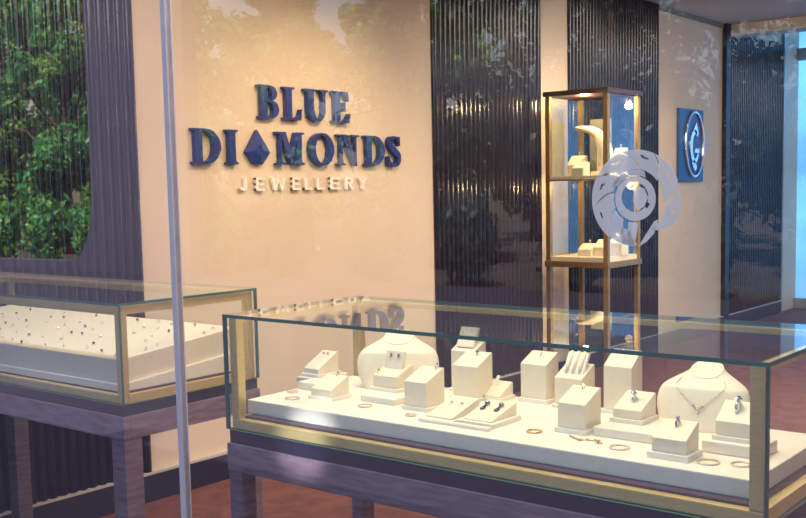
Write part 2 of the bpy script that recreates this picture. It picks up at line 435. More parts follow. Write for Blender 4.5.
# ------------------------------------------------------------------ stands on the plinth
def stand(label, yL, yR, x, zf, xb, zb_, z0=PZ, base=.009, name='ring_block', cat='jewellery stand', back=.005, slabw=.0055):
    t = thing(name, label, cat, ((x+xb)/2, (yL+yR)/2, z0), 'cream jewellery stands')
    w = slabw
    if base: obj('base', B(x-w, xb+back+w*.4, yR-w, yL+w, z0, z0+base, bev=.0012), M['pad'], t)
    bm = bmesh.new()
    prism_y(bm, [(x, z0+base), (xb+back, z0+base), (xb+back, zb_), (xb, zb_), (x, zf)], yR, yL, .0017)
    obj('block', bm, M['prop'], t)
    return t
def on_slope(x, zf, xb, zb_, f): return (x+(xb-x)*f, zf+(zb_-zf)*f)
def riser(label, yL, yR, x0, x1, h):
    bm = B(x0, x1, yR, yL, PZ, PZ+h, bev=.003)
    return tag(obj('riser', bm, M['plinth'], loc=((x0+x1)/2, (yL+yR)/2, PZ)), label, 'riser', 'flat cream risers')

# left group; stand places and sizes from here on worked out from image pixels
riser('flat cream riser under the leftmost ruby earring stand', 1.9912, 1.9138, 1.9628, 2.0827, 0.0158)
s = stand('leftmost sloping stand in the long case, with a pair of red studs', 1.9762, 1.9217, 1.9762, 1.0259, 2.0511, 1.0645, PZ+0.0158)
earring('left one of the pair: small red stud earring on the leftmost sloping stand', (2.0361, 1.9566, 1.056), 'red', 'goldj', 0.71, 'red studs on the leftmost stand', False)
earring('right one of the pair: small red stud earring on the leftmost sloping stand', (2.0361, 1.9413, 1.056), 'red', 'goldj', 0.71, 'red studs on the leftmost stand', False)
riser('wide flat cream riser low in front of the leftmost stand', 1.917, 1.8144, 1.8933, 1.9604, 0.0205)
s = stand('low sloping stand left of the necklace bust, with a single small ring at its back', 1.801, 1.7316, 1.8239, 1.014, 1.8839, 1.0409)
ring('small dark ring at the back edge of the low stand left of the necklace bust', (1.8815, 1.7632, 1.0401), 0.0047, 'dark', 'goldj', 0.0032)
riser('long flat cream riser in front of the left bust', 1.6748, 1.5659, 1.8657, 2.0077, 0.0158)
s = stand('stand with an upright earring card before the left bust', 1.6882, 1.6133, 1.9312, 1.0417, 1.9935, 1.0637, PZ+0.0158, name='earring_stand')
bm = bmesh.new(); prism_y(bm, [(1.9659, 1.0543), (1.9762, 1.0582), (1.9856, 1.0977), (1.9793, 1.0977)], 1.6235, 1.6819, 0.0009)
obj('card', bm, M['prop'], s)
earring('left one of the pair: red stud earring on the upright card before the left bust', (1.9738, 1.6644, 1.0835), 'red', 'steel', 0.8678, 'red studs on the upright card', False)
earring('right one of the pair: red stud earring on the upright card before the left bust', (1.9738, 1.6399, 1.0835), 'red', 'steel', 0.8678, 'red studs on the upright card', False)
ring('thin gold ring with red stone on the front edge of the upright card stand', (1.9422, 1.6788, 1.0456), 0.0047, 'red', 'goldj', 0.0032)
s = stand('plain square block stand right of the upright earring card', 1.5265, 1.4626, 1.8555, 1.0543, 1.9233, 1.0803)
ring('white stone ring at the back of the plain square block', (1.9186, 1.4768, 1.0787), 0.0063, 'violet', 'silver', 0.0043)
s = stand('tall block with a tilted card on top, half hidden behind another tall block', 1.5644, 1.4926, 2.0921, 1.0929, 2.1395, 1.115)
bm = bmesh.new(); prism_y(bm, [(2.1016, 1.1016), (2.1111, 1.0992), (2.1363, 1.1466), (2.1276, 1.1497)], 1.5028, 1.5557, 0.0009)
obj('card', bm, M['prop'], s)
s = stand('tall block with a dark ring, directly in front of the tilted card block', 1.502, 1.4287, 2.0132, 1.0716, 2.0748, 1.0985)
ring('dark stone ring on the tall block in front of the tilted card', (2.0606, 1.461, 1.0914), 0.0047, 'dark', 'goldj', 0.0043)
s = stand('low sloping stand with a white price tag, between the tall blocks and the drop earrings', 1.4634, 1.3821, 2.0393, 0.9998, 2.0945, 1.0275, name='sloping_stand')
bm = bmesh.new(); ext(bm, [(-.0047, 0), (.0047, 0), (.0047, .024), (-.0047, .024)], lambda u, v, d: (2.0765+.35*v+d, 1.42+u-.25*v, 1.0185+v), 0, .001)
tag(obj('price_tag', bm, M['white'], loc=(2.0765, 1.42, 1.0185)), 'small white price tag standing up on the low sloping stand', 'price tag')
ring('thin ring beside the white price tag', (2.0708, 1.4318, 1.0148), 0.0047, 'gem', 'silver', 0.0024)
s = stand('flat sloping stand with pale studs, left of the drop earring stand', 1.409, 1.3372, 1.7868, 0.9998, 1.8894, 1.0267, name='sloping_stand')
earring('left pale gold stud of the pair left of the drop earrings', (1.8555, 1.3869, 1.0172), 'gem', 'goldj', 0.8678, 'pale studs', True)
earring('right pale gold stud of the pair left of the drop earrings', (1.8555, 1.3585, 1.0172), 'gem', 'goldj', 0.8678, 'pale studs', True)
riser('thin flat riser under the two flat earring stands', 1.42, 1.2307, 1.7711, 1.7845, 0.0079)
s = stand('flat sloping stand with a pair of long dark drop earrings', 1.319, 1.2441, 1.8034, 1.0014, 1.8989, 1.0259, base=.011, name='sloping_stand', slabw=0.0095)
earring('left one of the pair: long dark drop earring on the flat sloping stand', (1.8736, 1.3017, 1.0188), 'dark', 'steel', 1.5778, 'long drop earrings', True)
earring('right one of the pair: long dark drop earring on the flat sloping stand', (1.8736, 1.2646, 1.0188), 'dark', 'steel', 1.5778, 'long drop earrings', True)
s = stand('tall block standing alone at the back right of the price tag', 1.3466, 1.2756, 2.0787, 1.0803, 2.1324, 1.104, base=.010)
ring('thin silver ring on the tall block standing alone', (2.1142, 1.3096, 1.0961), 0.0047, 'gem', 'silver', 0.0024)
s = stand('tall block carrying a ribbed bracelet card', 1.2409, 1.1691, 2.0598, 1.0598, 2.1182, 1.0866)
bm = bmesh.new(); prism_y(bm, [(2.0764, 1.0677), (2.0858, 1.0661), (2.1158, 1.1119), (2.1079, 1.115)], 1.1754, 1.2291, 0.0009)
cardo = obj('card', bm, M['pad'], s)
bm = bmesh.new()
tube(bm, [(2.0771, 1.1857, 1.0716), (2.0906, 1.1857, 1.0921), (2.1079, 1.1857, 1.1158)], 0.0041, 8)
tube(bm, [(2.0771, 1.2023, 1.0716), (2.0906, 1.2023, 1.0921), (2.1079, 1.2023, 1.1158)], 0.0041, 8)
tube(bm, [(2.0771, 1.2188, 1.0716), (2.0906, 1.2188, 1.0921), (2.1079, 1.2188, 1.1158)], 0.0041, 8)
obj('ridges', bm, M['prop'], cardo)
s = stand('square block in front of the ribbed bracelet card', 1.1115, 1.0461, 1.857, 1.0503, 1.9209, 1.0764, base=.010)
ring('thin gold ring at the back of the square block before the ribbed card', (1.9123, 1.0808, 1.0724), 0.0047, 'gem', 'goldj', 0.0024)
s = stand('tallest narrow block, its top just under the glass', 1.121, 1.0508, 2.0748, 1.0953, 2.1237, 1.1276)
ring('thin silver ring on the tallest narrow block', (2.1174, 1.0926, 1.1229), 0.0039, 'gem', 'silver', 0.0024)
riser('flat cream riser under the silver ring block left of the right bust', 1.0319, 0.8954, 1.8649, 2.0196, 0.0197)
s = stand('ring block with a chunky silver ring, left of the right bust', 1.02, 0.9553, 1.9288, 1.0353, 1.9943, 1.063, PZ+0.0197)
ring('chunky silver ring left of the right bust', (1.9628, 0.9877, 1.0488), 0.0083, 'silver', 'silver', 0.0085)
s = stand('ring block nearest the front glass, with a violet stone ring', 0.8583, 0.7889, 1.7766, 1.0259, 1.8302, 1.0519, base=.012, slabw=0.0071)
ring('violet stone ring on the block nearest the front glass', (1.8184, 0.8244, 1.0456), 0.0079, 'violet', 'steel', 0.0051)
riser('flat cream riser under the wide silver ring stand by the right post', 0.796, 0.6784, 1.8626, 1.9486, 0.0237)
s = stand('stand with a wide silver ring, beside the right corner post', 0.7763, 0.7061, 1.8823, 1.048, 1.9296, 1.0795, PZ+0.0237)
ring('wide silver ring beside the right corner post', (1.9131, 0.7431, 1.0677), 0.0115, 'silver', 'silver', 0.0085)

# necklace busts
def bust(label, x, y, z, rz, hw, h, lean):
    t = thing('necklace_bust', label, 'necklace bust', (x, y, z), 'cream necklace busts'); t.rotation_euler = (0, 0, rz)
    ORG[t.name] = Vector((0, 0, 0))
    prof = [(0, .80, .22), (.04, .83, .235), (.15, .91, .25), (.30, .98, .26), (.42, 1.0, .26), (.52, .985, .255), (.62, .93, .25), (.70, .84, .24), (.78, .70, .235), (.85, .55, .23), (.90, .455, .225), (.95, .39, .22), (1.0, .345, .215)]
    def P(v, a, off=0):
        for i in range(len(prof)-1):
            if prof[i][0] <= v <= prof[i+1][0]+1e-9:
                f = (v-prof[i][0])/(prof[i+1][0]-prof[i][0]); w = prof[i][1]+(prof[i+1][1]-prof[i][1])*f; d = prof[i][2]+(prof[i+1][2]-prof[i][2])*f; break
        ca, sa = math.cos(a), math.sin(a)
        yy = (hw*w+off)*math.copysign(abs(ca)**.85, ca); xx = -(hw*d+off)*math.copysign(abs(sa)**.8, sa)
        zz = v*h - max(0, (v-.62)/.38)*(.115*h)*(1+1.0*sa)      # neck cut slopes to the front
        return Vector((xx+lean*v*h, yy, zz))
    bm = bmesh.new(); n = 40; rows = []
    vs = [k/30 for k in range(31)]
    for v in vs: rows.append([bm.verts.new(P(v, 2*PI*k/n)) for k in range(n)])
    for i in range(len(vs)-1):
        for k in range(n): bm.faces.new((rows[i][k], rows[i][(k+1) % n], rows[i+1][(k+1) % n], rows[i+1][k])).smooth = True
    bm.faces.new(rows[0][::-1]); top = bm.faces.new(rows[-1])
    obj('body', bm, M['prop'], t)
    bm = bmesh.new(); tube(bm, [P(.995, 2*PI*k/36) for k in range(36)], .0012, 6, True)
    obj('neck_rim', bm, M['pad'], t)
    return t, P
bR, PR = bust('cream necklace bust holding a fine V shaped chain, beside the right post', 2.030, 0.8717, PZ, .10, 0.0985, 0.137, .36)
bL, PL = bust('cream necklace bust at the back behind the red stud earring card', 2.045, 1.705, PZ, .55, 0.108, 0.146, .30)
def chain(label, bustobj, P, tipv, r=.00065):
    t = thing('necklace', label, 'necklace', bustobj.location); t.rotation_euler = bustobj.rotation_euler; ORG[t.name] = Vector((0, 0, 0))
    bm = bmesh.new(); pts = []
    A0 = math.radians(30); A1 = math.radians(140); tip = math.radians(90)
    for k in range(11): f = k/10; pts.append(P(.86+(tipv-.86)*f, A0+(tip-A0)*f**.9, .0016))
    for k in range(1, 11): f = 1-k/10; pts.append(P(.86+(tipv-.86)*f, A1+(tip-A1)*f**.9, .0022))
    tube(bm, pts, r, 6); obj('chain', bm, M['goldj'], t)
    c = P(tipv, tip, .004); bm = bmesh.new()
    tube(bm, [c+Vector((0, math.cos(a)*.010, .005+.008*math.sin(a))) for a in [PI*(.95+1.1*k/12) for k in range(13)]], .0011, 6)
    for sgn in (-1, 1): bmesh.ops.create_icosphere(bm, subdivisions=1, radius=.0023, matrix=Matrix.Translation(c+Vector((-.001, sgn*.0125, .0055))))
    bmesh.ops.create_icosphere(bm, subdivisions=1, radius=.0024, matrix=Matrix.Translation(c+Vector((-.001, 0, -.010))))
    obj('pendant', bm, M['steel'], t)
chain('fine gold chain with an open crescent pendant round the right bust', bR, PR, .36)

# bangles and bracelets lying on the plinth
def bangle(label, x, y, r, m='bracelet', r2=None, th=.0017):
    bm = bmesh.new(); r2 = r2 or r
    tube(bm, circ((x, y, PZ+th), r, 32, 'z', r2), th, 7, True)
    for k in range(0, 32, 2):
        p = circ((x, y, PZ+th*2), r, 32, 'z', r2)[k]; gemshape(bm, p, th*.9, th)
    tag(obj('bangle', bm, M[m], loc=(x, y, PZ)), label, 'bangle', 'pale bangles on the plinth')
bangle('pale gold bangle lying alone before the price tag stand', 1.8263, 1.1502, 0.0158, 'goldj')
bangle('pale bangle lying right of the violet ring block', 1.7947, 0.7534, 0.0197)
bangle('pale bangle lying nearest the right corner post', 1.8129, 0.6982, 0.0174)
bangle('pale bangle at the far left corner of the plinth', 1.8555, 1.8973, 0.0134)
bangle('pale bangle lying before the wide riser on the left', 1.7947, 1.8381, 0.0174)
bangle('pale bangle lying before the upright earring card riser', 1.8263, 1.6251, 0.0166)
bangle('pale bangle between the plain square block and the flat stands', 1.8066, 1.4689, 0.0126)
bangle('pale bangle between the two ring blocks in the front row', 1.8026, 0.9388, 0.0189)
def crumpled(label, x, y, L, seed):
    rn = random.Random(seed); bm = bmesh.new(); pts = []
    for k in range(36):
        f = k/35; pts.append(Vector((x+.014*math.sin(f*9+seed)*(1-f*.4), y+L*(.5-f)+.008*math.cos(f*14), PZ+.0018)))
    tube(bm, pts, .0017, 6)
    for k in range(0, 36, 3): gemshape(bm, pts[k]+Vector((0, 0, .0014)), .0023, .0023)
    tag(obj('bracelet', bm, M['goldj'], loc=(x, y, PZ)), label, 'bracelet')
crumpled('gold link bracelet lying loose before the chunky silver ring block', 1.8184, 1.0192, 0.0789, 2)

# many small jewels on the sloping tray
JP = [(2.012, 3.534), (1.87, 3.305), (1.807, 2.887), (1.791, 2.84), (2.027, 3.219), (1.996, 3.092), (1.743, 2.753), (1.759, 2.753), (1.759, 2.69), (1.87, 2.816), (1.909, 2.832), (1.767, 2.635), (2.075, 2.856), (2.106, 2.872), (2.098, 2.674), (1.972, 2.477), (2.027, 2.477), (2.035, 2.406), (1.901, 2.453)]
rn = random.Random(21)
for r_ in range(6):
    for c_ in range(12):
        JP.append((1.855+.072*r_+rn.uniform(-.016, .016), 2.62+.105*c_+rn.uniform(-.03, .03)))
keep = []
for p in JP:
    if all((p[0]-k[0])**2+(p[1]-k[1])**2 > .056**2 for k in keep) and tx0+.02 < p[0] < tx1-.02 and ty0+.02 < p[1] < ty1-.02: keep.append(p)
first = {}
JK = [('small dark stone ring lying on the sloping tray', 'dark', 'steel', 'dark rings on the sloping tray'), ('small gold ring with pale stone lying on the sloping tray', 'gem', 'goldj', 'gold rings on the sloping tray'), ('small red stone ring lying on the sloping tray', 'red', 'goldj', 'red stone rings on the sloping tray')]
for i, (x, y) in enumerate(keep):
    k = (0, 1, 1, 0, 1, 1, 2, 1)[i % 8]
    z = TZf+(TZb-TZf)*(x-tx0)/(tx1-tx0)-.003
    if k not in first:
        t = ring(JK[k][0], (x, y, z), .0050, JK[k][1], JK[k][2], .0055, JK[k][3]); first[k] = t
    else:
        t = first[k].copy(); link(t)
        for ch in first[k].children: c = ch.copy(); link(c); c.parent = t
        t.location = (x, y, z)
    t.rotation_euler = (0, 0, rn.uniform(0, 3))

# ------------------------------------------------------------------ tower vitrine by the wall
TX0, TX1, TY0, TY1, TZ0, TZ1, TM = 6.574, 7.085, 3.515, 4.024, .945, 2.188, 1.577
t = thing('display_tower', 'tall bronze framed glass cabinet on legs against the wall strip', 'display cabinet', ((TX0+TX1)/2, (TY0+TY1)/2, 0))
pw = .036
obj('top', B(TX0-.012, TX1+.012, TY0-.012, TY1+.012, TZ1-.035, TZ1, bev=.003), M['brown'], t, label='dark brown flat top of the cabinet')
for xa in (TX0, TX1-pw):
    for ya in (TY0, TY1-pw):
        obj('post', B(xa, xa+pw, ya, ya+pw, TZ0, TZ1-.035, bev=.002), M['brass'], t)
        obj('leg', B(xa, xa+pw, ya, ya+pw, 0, TZ0-.03, bev=.002), M['brass'], t)
obj('base_frame', B(TX0-.008, TX1+.008, TY0-.008, TY1+.008, TZ0-.03, TZ0+.012, bev=.003), M['brass'], t)
obj('shelf', B(TX0+.012, TX1-.012, TY0+.012, TY1-.012, TM-.024, TM, bev=.002), M['prop'], t)
obj('shelf', B(TX0+.012, TX1-.012, TY0+.012, TY1-.012, TZ0+.012, TZ0+.045, bev=.002), M['prop'], t)
bm = bmesh.new()
for (a, b, c, d) in ((TX0-.002, TX0+.010, TY0, TY1), (TX0, TX1, TY0-.002, TY0+.010)): box(bm, a, b, c, d, TM-.036, TM-.024)
obj('shelf_edge', bm, M['brass'], t)
for nm, a in (('glass_front', (TX0+.012, TX0+.018, TY0+pw, TY1-pw)), ('glass_back', (TX1-.018, TX1-.012, TY0+pw, TY1-pw)), ('glass_side', (TX0+pw, TX1-pw, TY0+.012, TY0+.018)), ('glass_side', (TX0+pw, TX1-pw, TY1-.018, TY1-.012))):
    obj(nm, B(*a, TZ0+.045, TZ1-.035), GLS, t)
# curved bracelet stand and little blocks
cx = 6.80
t = thing('curved_stand', 'curved cream horn shaped stand on the upper shelf of the tall cabinet', 'jewellery stand', (cx, 3.74, TM))
bm = bmesh.new()
ctrl = [(3.655, 1.60, .062), (3.652, 1.68, .062), (3.656, 1.76, .058), (3.677, 1.825, .051), (3.715, 1.875, .042), (3.77, 1.908, .033), (3.84, 1.925, .022), (3.90, 1.928, .014)]
tube(bm, [(cx, y, z) for y, z, r in ctrl], [r for y, z, r in ctrl], 14)
obj('horn', bm, M['prop'], t)
obj('base', B(cx-.07, cx+.07, 3.60, 3.74, TM, TM+.03, bev=.006), M['prop'], t)
bm = bmesh.new(); prism_y(bm, [(6.99, TM), (7.02, TM), (7.01, 2.0), (7.0, 2.0)], 3.71, 3.89, .002); tag(obj('backing_pad', bm, M['greypad'], loc=(7.0, 3.80, TM)), 'grey upright pad behind the curved stand', 'jewellery pad')
def lump(label, x, y, z, w, h):
    t = thing('ring_cone', label, 'jewellery stand', (x, y, z), 'small stands in the tall cabinet')
    bm = bmesh.new(); prism_y(bm, [(x-w*.6, z), (x+w*.6, z), (x+w*.6, z+h), (x+w*.1, z+h), (x-w*.6, z+h*.55)], y-w*.55, y+w*.55, .006); obj('block', bm, M['prop'], t)
    ring('small gold ring on the '+label.replace('small cream ', ''), (x+w*.3, y, z+h), .012, 'gem', 'goldj', .008)
lump('small cream block at the left foot of the curved stand', 6.765, 3.865, TM, .10, .15)
lump('small cream block in front of the curved stand', 6.645, 3.77, TM, .085, .10)
lump('small cream block right of the curved stand', 6.92, 3.60, TM, .08, .20)
lump('small cream block on the lower shelf, left one', 6.75, 3.77, TZ0+.045, .10, .09)
lump('small cream block on the lower shelf, middle one', 6.78, 3.66, TZ0+.045, .09, .12)
lump('tall cream block on the lower shelf behind the near post', 6.85, 3.57, TZ0+.045, .09, .17)

# ------------------------------------------------------------------ wall lettering
YF = W-.034
def wallpt(x0, z0, sx, sz): return lambda u, v, d: (x0+u*sx, d, z0+v*sz)
def arcpts(cx, cy, rx, ry, a0, a1, n=16): return [(cx+rx*math.cos(math.radians(a0+(a1-a0)*k/n)), cy+ry*math.sin(math.radians(a0+(a1-a0)*k/n))) for k in range(n+1)]
def R4(x0, y0, x1, y1): return [(x0, y0), (x1, y0), (x1, y1), (x0, y1)]
def band_(outer, inner): return [[outer[i], outer[i+1], inner[i+1], inner[i]] for i in range(len(outer)-1)]
def serif(x0, x1, s0, s1, y, up):
    """bracketed serif: slab x0..x1 at y, stem s0..s1"""
    h = .055; b = .06; sg = 1 if up else -1
    return [(x0, y), (x1, y), (x1, y+sg*h), (s1+.03, y+sg*(h+.02)), (s1, y+sg*(h+b)), (s0, y+sg*(h+b)), (s0-.03, y+sg*(h+.02)), (x0, y+sg*h)]
def stemS(s0, s1, x0, x1, y0=0, y1=1): return [R4(s0, y0, s1, y1), serif(x0, x1, s0, s1, 0, True), serif(x0, x1, s0, s1, 1, False)]
def spine(pts, wid, n=6):
    out = []; w = []
    for i in range(len(pts)-1):
        p0, p1, p2, p3 = pts[max(i-1, 0)], pts[i], pts[i+1], pts[min(i+2, len(pts)-1)]
        for k in range(n):
            t = k/n
            out.append(tuple(.5*((2*p1[j])+(-p0[j]+p2[j])*t+(2*p0[j]-5*p1[j]+4*p2[j]-p3[j])*t*t+(-p0[j]+3*p1[j]-3*p2[j]+p3[j])*t**3) for j in (0, 1)))
            w.append(wid[i]+(wid[i+1]-wid[i])*t)
    out.append(pts[-1]); w.append(wid[-1]); L, R_ = [], []
    for i, p in enumerate(out):
        a = out[max(i-1, 0)]; b = out[min(i+1, len(out)-1)]; dx, dy = b[0]-a[0], b[1]-a[1]; l = math.hypot(dx, dy) or 1
        L.append((p[0]-dy/l*w[i], p[1]+dx/l*w[i])); R_.append((p[0]+dy/l*w[i], p[1]-dx/l*w[i]))
    return band_(L, R_)
# each glyph: outlines in a box 1 x 1
G = {}
G['I'] = stemS(.22, .78, 0, 1)
G['L'] = [R4(.14, 0, .44, 1), serif(0, .60, .14, .44, 1, False), R4(0, 0, .9, .075), [(.62, .07), (.93, .0), (1, .34), (.93, .34), (.86, .16), (.72, .075)]]
G['B'] = [R4(.12, 0, .40, 1), R4(0, 0, .3, .07), R4(0, .93, .3, 1)] + band_([(.3, 1)]+arcpts(.48, .765, .42, .235, 90, -90)+[(.3, .53)], [(.3, .93)]+arcpts(.44, .765, .20, .165, 90, -90)+[(.3, .60)]) + band_([(.3, .56)]+arcpts(.50, .28, .48, .28, 90, -90)+[(.3, 0)], [(.3, .49)]+arcpts(.46, .28, .24, .21, 90, -90)+[(.3, .07)])
G['D'] = [R4(.10, 0, .34, 1), R4(0, 0, .3, .065), R4(0, .935, .3, 1)] + band_([(.3, 1)]+arcpts(.45, .5, .55, .5, 90, -90, 24)+[(.3, 0)], [(.3, .93)]+arcpts(.42, .5, .33, .43, 90, -90, 24)+[(.3, .07)])
G['U'] = [R4(.12, .34, .38, 1), serif(0, .52, .12, .38, 1, False), R4(.76, .34, .88, 1), serif(.64, 1.0, .76, .88, 1, False)] + band_(arcpts(.5, .36, .38, .38, 180, 360, 20), arcpts(.57, .36, .19, .29, 180, 360, 20))
G['E'] = [R4(.12, 0, .42, 1), R4(0, 0, .92, .07), R4(0, .93, .88, 1), R4(.4, .475, .68, .54), [(.64, .36), (.72, .36), (.72, .66), (.64, .66)], [(.60, .93), (.88, .93), (.93, .70), (.86, .70), (.78, .85)], [(.62, .07), (.92, .0), (1, .30), (.93, .30), (.82, .15)]]
G['M'] = [R4(.12, 0, .19, 1), serif(0, .31, .12, .19, 0, True), R4(0, .94, .2, 1), R4(.70, 0, .90, 1), serif(.60, 1.0, .70, .90, 0, True), R4(.8, .94, 1.0, 1), [(.12, 1), (.32, 1), (.56, .26), (.48, 0)], [(.48, 0), (.53, .17), (.78, 1), (.70, 1), (.44, .14)], [(.70, .5), (.9, .5), (.9, 1), (.76, 1)]]
G['O'] = band_(arcpts(.5, .5, .5, .52, 0, 360, 40), arcpts(.5, .5, .27, .45, 0, 360, 40))
G['N'] = [R4(.13, 0, .22, 1), serif(0, .36, .13, .22, 0, True), R4(0, .94, .22, 1), R4(.78, 0, .87, 1), serif(.64, 1, .78, .87, 1, False), [(.13, 1), (.40, 1), (.87, .12), (.87, -.02), (.78, -.02)]]
G['S'] = spine([(.84, .78), (.66, .94), (.46, .965), (.26, .90), (.20, .75), (.32, .62), (.56, .50), (.78, .37), (.82, .20), (.66, .06), (.44, .03), (.24, .10), (.10, .26)], [.035, .045, .055, .09, .11, .115, .12, .115, .11, .08, .05, .045, .035]) + [R4(.80, .68, .90, 1), R4(.06, 0, .16, .33)]
# plain capitals
T_ = .20
G['j'] = [R4(.62, .25, .9, 1)] + band_(arcpts(.47, .28, .43, .28, 180, 360, 14), arcpts(.47, .28, .17, .13, 180, 360, 14))
G['e'] = [R4(0, 0, .3, 1), R4(0, 0, 1, .17), R4(0, .83, 1, 1), R4(0, .42, .88, .58)]
G['w'] = [[(0, 1), (.2, 1), (.32, 0), (.2, 0)], [(.2, 0), (.32, 0), (.55, .9), (.45, .9)], [(.45, .9), (.55, .9), (.8, 0), (.68, 0)], [(.68, 0), (.8, 0), (1, 1), (.8, 1)]]
G['l'] = [R4(0, 0, .32, 1), R4(0, 0, 1, .17)]
G['r'] = [R4(0, 0, .28, 1), [(.36, .46), (.62, .46), (1, 0), (.68, 0)]] + band_([(.2, 1)]+arcpts(.55, .72, .4, .28, 90, -90)+[(.2, .44)], [(.2, .84)]+arcpts(.52, .72, .17, .13, 90, -90)+[(.2, .59)])
G['y'] = [R4(.37, 0, .63, .5), [(0, 1), (.3, 1), (.63, .45), (.37, .45)], [(1, 1), (.7, 1), (.37, .45), (.63, .45)]]
t = thing('wall_sign', 'raised navy and pale lettering on the cream wall reading BLUE DIAMONDS JEWELLERY', 'sign', (4.23, W-.02, 1.50))
def letter(ch, x0, x1, z0, z1, m, lab, yf=YF, yb=W-.004):
    bm = bmesh.new()
    for i, poly in enumerate(G[ch]): ext(bm, poly, wallpt(x0, z0, x1-x0, z1-z0), yf-.00045*(i % 9), yb+.0002*(i % 9))
    obj('letter', bm, m, t, label=lab)
def row(chars, xs, z0, z1, m, lab):
    for i, ch in enumerate(chars): letter(ch, xs[2*i], xs[2*i+1], z0, z1, m, lab+ch.upper(), YF if ch.isupper() else W-.022)
row('BLUE', [3.865, 4.011, 4.048, 4.184, 4.211, 4.395, 4.437, 4.583], 1.895, 2.073, M['navy'], 'navy serif letter ')
row('DI', [3.405, 3.587, 3.629, 3.704], 1.6485, 1.8274, M['navy'], 'navy serif letter ')
row('MONDS', [3.982, 4.192, 4.239, 4.437, 4.470, 4.653, 4.707, 4.887, 4.911, 5.051], 1.6485, 1.8274, M['navy'], 'navy serif letter ')
row('jewellery', [3.715, 3.774, 3.831, 3.896, 3.947, 4.052, 4.103, 4.166, 4.200, 4.261, 4.296, 4.359, 4.407, 4.493, 4.539, 4.609, 4.653, 4.734], 1.510, 1.579, M['pale'], 'pale plain letter ')
bm = bmesh.new(); gx0, gx1, gz0, gz1 = 3.765, 3.940, 1.6485, 1.832
hexo = [(.48, 1.0), (1.0, .36), (.66, 0), (.30, .03), (0, .36)]
f0 = wallpt(gx0, gz0, gx1-gx0, gz1-gz0); a = [bm.verts.new(f0(u, v, W-.004)) for u, v in hexo]; b = [bm.verts.new(f0(u, v, YF+.008)) for u, v in hexo]
inn = [bm.verts.new(f0(.49+(u-.49)*.35, .40+(v-.40)*.35, YF-.006)) for u, v in hexo]
bm.faces.new(a)
for i in range(5):
    j = (i+1) % 5; bm.faces.new((a[i], a[j], b[j], b[i])); bm.faces.new((b[i], b[j], inn[j], inn[i]))
bm.faces.new(inn[::-1]); obj('gem_emblem', bm, M['navy'], t, label='navy faceted gem in place of the letter A')

# blue plaque with an oval
t = thing('wall_plaque', 'blue rectangular plaque with a silver oval emblem on the pale wall', 'plaque', (9.415, W-.02, 1.53))
obj('board', B(9.14, 9.69, W-.03, W-.001, 1.53, 2.21, bev=.004), M['blue'], t)
bm = bmesh.new(); oc = (9.465, W-.036, 1.88)
o_ = circ(oc, .205, 40, 'y', .305)
tube(bm, o_, .016, 8, True); obj('oval_ring', bm, M['silver'], t)
bm = bmesh.new(); ext(bm, [(oc[0]+.19*math.cos(2*PI*k/36), oc[2]+.29*math.sin(2*PI*k/36)) for k in range(36)], lambda u, v, d: (u, d, v), W-.034, W-.028); obj('oval_field', bm, M['navy'], t)
bm = bmesh.new()
for poly in band_(arcpts(9.465, 1.86, .105, .16, 60, 330, 24), arcpts(9.475, 1.86, .060, .115, 60, 330, 24)): ext(bm, poly, lambda u, v, d: (u, d, v), W-.042, W-.033)
ext(bm, [(9.44, 2.02), (9.50, 2.09), (9.55, 1.98), (9.51, 1.95)], lambda u, v, d: (u, d, v), W-.042, W-.033)
ext(bm, [(9.47, 1.84), (9.57, 1.84), (9.57, 1.80), (9.47, 1.80)], lambda u, v, d: (u, d, v), W-.042, W-.033)
ext(bm, [(9.40, 1.70), (9.47, 1.62), (9.52, 1.66), (9.46, 1.74)], lambda u, v, d: (u, d, v), W-.042, W-.033)
obj('emblem', bm, M['silver'], t)

# ------------------------------------------------------------------ round vinyl emblem on the shop window
cy, cz, SR = .7128, 1.4803, .0735
t = thing('window_sticker', 'round frosted white swirl emblem stuck on the shop window glass', 'sticker', (GX, cy, cz))
bm = bmesh.new()
def st(u, v, d): return (d, cy-u*SR, cz+v*SR)         # u to the right as seen from the street
d0, d1 = GX-.0011, GX-.0002
def pol(r, a): a = math.radians(a); return (r*math.cos(a), r*math.sin(a))
def blade(a0, a1, r0, r1, twist, gap=.016, holes=()):
    """a swirling blade between two radii, left open where a slit runs"""
    nr, na = 12, 8
    def q(i, j):
        f = i/nr; r = r0+(r1-r0)*f; g = math.degrees(gap/r); tw = twist*f**1.2
        return pol(r, a0+tw+g+(a1-a0-2*g)*j/na)
    for i in range(nr):
        for j in range(na):
            if (i, j) not in holes: ext(bm, [q(i, j), q(i, j+1), q(i+1, j+1), q(i+1, j)], st, d0, d1)
slit = {(7, 3), (7, 4), (8, 4)}
for a in (35, 80): blade(a, a+45, .60, .99, 30, holes=slit)
blade(125, 165, .52, .99, 30, holes={(6, 3), (7, 3), (7, 4)})
blade(165, 205, .48, .99, 28, holes={(8, 3), (8, 4)})
blade(-10, 35, .62, .99, 30, holes=slit)
blade(-62, -10, .70, .99, 30, holes={(6, 4), (7, 4)})
blade(205, 240, .50, .97, 25, holes={(8, 4)})
blade(240, 262, .66, .95, 12)
